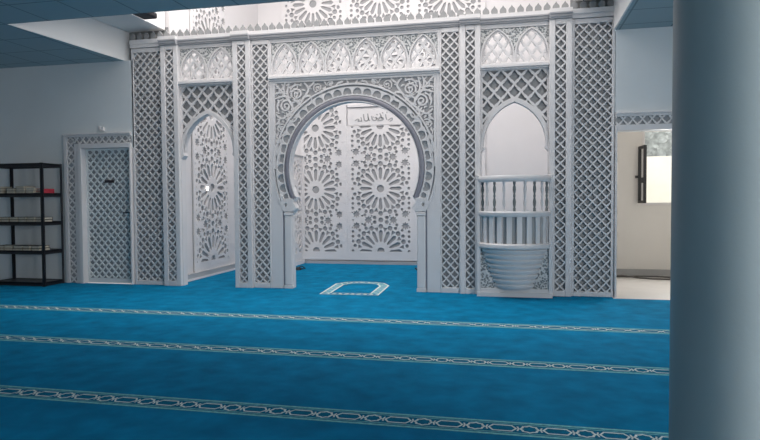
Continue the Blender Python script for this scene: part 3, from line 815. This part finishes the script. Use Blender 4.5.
ink([(364.3, 114), (364.6, 117), (365.2, 120), (367.4, 120.8), (369.2, 119.4), (369, 117)], .018)
ink([(368.4, 113.6), (368.9, 117), (369.6, 119.8), (371, 120.6)], .018)
ink([(372.6, 116), (373, 119), (374.4, 120.6), (377, 120.2), (378, 118.4)], .018)
ink([(375.6, 118.4), (376.8, 117.6), (377.8, 118.8), (376.4, 119.6)], .014)
ink([(378.6, 121.6), (379.6, 119.2), (381, 118), (383.2, 118.2), (384, 119.6), (382, 120.6), (379.8, 120.8)], .022)
ink([(380.6, 113.8), (381.8, 116.6), (382.4, 119)], .016)
ink([(377.2, 114.6), (378.4, 115.4)], .014); ink([(382.8, 113.2), (384.2, 113.8)], .014); ink([(373.8, 117.6), (375, 117.2)], .012)
ink([(386.4, 115), (386.8, 118), (387.6, 120.4)], .016)
ink([(389, 121), (391, 119.4), (393, 119.2), (392.6, 121), (390.4, 122)], .016)
ink([(387.6, 112.4), (387.9, 114)], .012)
m.build('lettering', INK, cb)
# small glowing lamp behind the left wall screen
lm = MB().lathe([(0, -.03), (.02, -.022), (.03, 0), (.02, .022), (0, .03)], 0, 0, n=12).map(lambda x, y, z: (-4.7255 + x*.4, 1.06 + y, 1.39 + z))
tag(lm.build('spot_lamp', emit_mat('lamp_glow', (1, .97, .93), 6), smooth=60), 'small glowing lamp on the side screen seen through the left arch', 'lamp')

# ------------------------------------------------------------------ bookshelf and books
SX0, SX1, SY0, SY1 = -7.31, -6.435, -.46, -.07
t = empty('bookshelf', ((SX0+SX1)/2, (SY0+SY1)/2, 0), 'black open metal shelf unit holding a few books against the left wall', 'shelf')
levels = [.03, .477, .885, 1.29, 1.711]
for x in (SX0, SX1):
    for y in (SY0, SY1):
        sx = 1 if x == SX0 else -1; sy = 1 if y == SY0 else -1
        MB().box(x, x+sx*.034, y, y+sy*.006, 0, 1.745).box(x, x+sx*.006, y, y+sy*.034, 0, 1.745).build('post', BLACK, t)
for z in levels:
    m = MB().box(SX0+.007, SX1-.007, SY0+.007, SY1-.007, z+.008, z+.022).box(SX0+.007, SX1-.007, SY0+.007, SY0+.02, z-.025, z+.03).box(SX0+.007, SX1-.007, SY1-.02, SY1-.007, z-.025, z+.03)
    m.box(SX0+.007, SX0+.02, SY0+.02, SY1-.02, z-.025, z+.03).box(SX1-.02, SX1-.007, SY0+.02, SY1-.02, z-.025, z+.03); m.build('shelf_board', BLACK, t)
def bmat(n, c): return mat('cover_' + n, c, .6)
COV = {'brown': bmat('brown', (.10, .07, .045)), 'dark green': bmat('green', (.03, .055, .045)), 'black': bmat('black', (.018, .018, .022)), 'red': bmat('red', (.42, .03, .05)), 'beige': bmat('beige', (.36, .32, .25)), 'grey': bmat('grey', (.30, .30, .29))}
def book(x, z, w_, dpt, th, cov, label, grp, y=None, spine=False):
    y = SY0 + .03 if y is None else y
    b = empty('book', (x, y, z), label, 'book', grp)
    cvr = MB().box(x, x+w_, y, y+dpt, z, z+.004).box(x, x+w_, y, y+dpt, z+th-.004, z+th)
    if spine: cvr.box(x+w_-.0035, x+w_, y, y+dpt, z+.004, z+th-.004)
    else: cvr.box(x, x+w_, y+dpt-.004, y+dpt, z+.004, z+th-.004)
    cvr.build('cover', COV[cov], b)
    MB().box(x+.004, x+w_-.004, y+.006, y+dpt-.005, z+.0042, z+th-.0042).build('pages', PAGES, b)
    return b
def zs_(i): return levels[i] + .0225
# third board from the bottom row: layout (x start, width, [covers])
rows = {
 3: [(-7.27, .15, ['brown', 'brown', 'beige']), (-7.02, .135, ['beige', 'black']), (-6.87, .15, ['grey', 'grey', 'beige']), (-6.705, .14, ['beige', 'grey']), ],
 2: [(-7.27, .13, ['brown', 'black']), (-7.13, .12, ['brown', 'dark green']), (-6.99, .135, ['brown', 'dark green']), (-6.845, .135, ['brown', 'black']), (-6.70, .135, ['brown', 'dark green']), (-6.555, .12, ['black', 'black'])],
 1: [(-7.27, .15, ['brown', 'brown']), (-7.10, .15, ['brown', 'beige']), (-6.94, .15, ['brown', 'black']), (-6.78, .12, ['brown', 'brown']), (-6.64, .14, ['black', 'black'])],
}
LV = {3: 'second shelf from top', 2: 'third shelf from top', 1: 'fourth shelf from top'}
ORD = ['first', 'second', 'third', 'fourth', 'fifth', 'sixth']
for lv, stacks in rows.items():
    stacks = [(max(x - .03, -7.268), w_ - (.03 if x < -7.2 else .012), c_) for x, w_, c_ in stacks]
    for si, (x, w_, covs) in enumerate(stacks):
        z = zs_(lv)
        for bi, cov in enumerate(covs):
            th = [.036, .036, .03][bi] if lv != 3 else [.040, .038, .026][bi]
            pos = 'bottom' if bi == 0 else ('top' if bi == len(covs)-1 else 'middle')
            book(x + random.uniform(-.004, .004), z, w_, random.uniform(.19, .22), th, cov,
                 f'{pos} {cov} book of the {ORD[si]} stack from left, {LV[lv]}', 'books lying on the black shelf', y=SY0 + .024 + random.uniform(0, .012))
            z += th + .0005
z = zs_(3)
for k in range(2):
    book(-6.60, z, .13, .20, .034, 'red', f'red book, {["lower", "upper"][k]} of two at the right end of the shelf unit', 'books lying on the black shelf', y=SY0+.07, spine=True); z += .0345

# ------------------------------------------------------------------ foreground column, fittings
cl = MB().lathe([(.22, 0), (.22, 3.2)], .741, -5.517, n=72).build('column', COLM, smooth=60); cl['kind'] = 'structure'
f = empty('ceiling_projector', (-3.95, -1.7, 3.3), 'dark box hanging behind the ceiling edge at upper left', 'projector')
f.rotation_euler = (0, 0, 0)
m = MB().box(-4.04, -3.86, -1.84, -1.60, 3.218, 3.285); m.build('housing', BLKP, f, bevel=.02)
MB().box(-3.99, -3.91, -1.88, -1.70, 3.28, 3.32).build('bracket', BLKP, f)
# floor fittings beside the jambs, and the cable in the corridor
m = MB(); fx, fy = -3.60, 2.08
m.lathe([(0, .0), (.05, .0), (.05, .025), (.03, .05), (0, .05)], fx, fy, n=14)
m.tube([(fx, fy, .04), (fx+.07, fy-.03, .07), (fx+.12, fy+.01, .03), (fx+.04, fy+.07, .012), (fx-.04, fy+.05, .012)], .010)
tag(m.build('floor_spotlight', BLKP, smooth=40), 'small black fitting on the carpet behind the left jamb', 'fitting')
m = MB().tube([(-1.40, 2.05, .012), (-1.48, 2.08, .03), (-1.58, 2.12, .06), (-1.54, 2.16, .02), (-1.46, 2.2, .012), (-1.4, 2.2, .012)], .009)
tag(m.build('cable_loop', BLKP, smooth=60), 'short black cable on the carpet behind the right jamb', 'cable')
m = MB().tube([(1.30, 1.98, .016), (1.6, 1.96, .016), (1.85, 2.02, .016), (2.1, 2.02, .016), (2.3, 1.95, .016), (2.35, 1.82, .016), (2.2, 1.72, .016), (2.0, 1.74, .016), (1.82, 1.82, .016), (1.6, 1.93, .034), (1.4, 1.93, .016)], .011)
tag(m.build('corridor_cable', mat('cable_grey', (.08, .075, .07), .5), smooth=60), 'dark cable looped on the pale corridor floor', 'cable')

# ------------------------------------------------------------------ light
wd = bpy.data.worlds.new('world'); S.world = wd; wd.use_nodes = True
bg = wd.node_tree.nodes['Background']; bg.inputs[0].default_value = (.95, .98, 1.0, 1); bg.inputs[1].default_value = 2.3
def area_light(name, loc, rot, sx, sy, power, rgb):
    L = bpy.data.lights.new(name, 'AREA'); L.shape = 'RECTANGLE'; L.size = sx; L.size_y = sy; L.energy = power; L.color = rgb
    o = bpy.data.objects.new(name, L); COL.objects.link(o); o.location = loc; o.rotation_euler = rot; return o
area_light('skylight_daylight', (-2.05, -.42, ZT-.01), (0, 0, 0), 5.0, 2.6, 210, (1, .97, .96))
area_light('right_window_daylight', (HX1-.01, -8.5, 1.65), (0, PI/2, 0), 1.8, 3.5, 330, (1, .97, .95))
area_light('corridor_window_daylight', (2.5, CY-.35, 1.7), (-PI/2, 0, 0), 1.0, 1.0, 40, (1, .95, .88))

# ------------------------------------------------------------------ camera
fpx, yaw, pit, rol, D = 603.4215, .2173, -.0341, -.0062, 7.6945
fw = Vector((-math.sin(yaw)*math.cos(pit), math.cos(yaw)*math.cos(pit), math.sin(pit))); r = Vector((math.cos(yaw), math.sin(yaw), 0)); u = r.cross(fw)
r2 = r*math.cos(rol) + u*math.sin(rol); u2 = -r*math.sin(rol) + u*math.cos(rol)
cam = bpy.data.cameras.new('camera'); co = bpy.data.objects.new('camera', cam); COL.objects.link(co)
cam.sensor_fit = 'HORIZONTAL'; cam.sensor_width = 36; cam.lens = 36*fpx/760; cam.clip_start = .05
M = Matrix(((r2.x, u2.x, -fw.x, 0), (r2.y, u2.y, -fw.y, -D), (r2.z, u2.z, -fw.z, 1.2), (0, 0, 0, 1)))
co.matrix_world = M; S.camera = co
for o in S.objects:
    if '_o' in o: del o['_o']
vs = S.view_settings; S.display_settings.display_device = 'sRGB'; vs.view_transform = 'Standard'; vs.look = 'None'; vs.exposure = 0; vs.gamma = 1; vs.use_curve_mapping = False
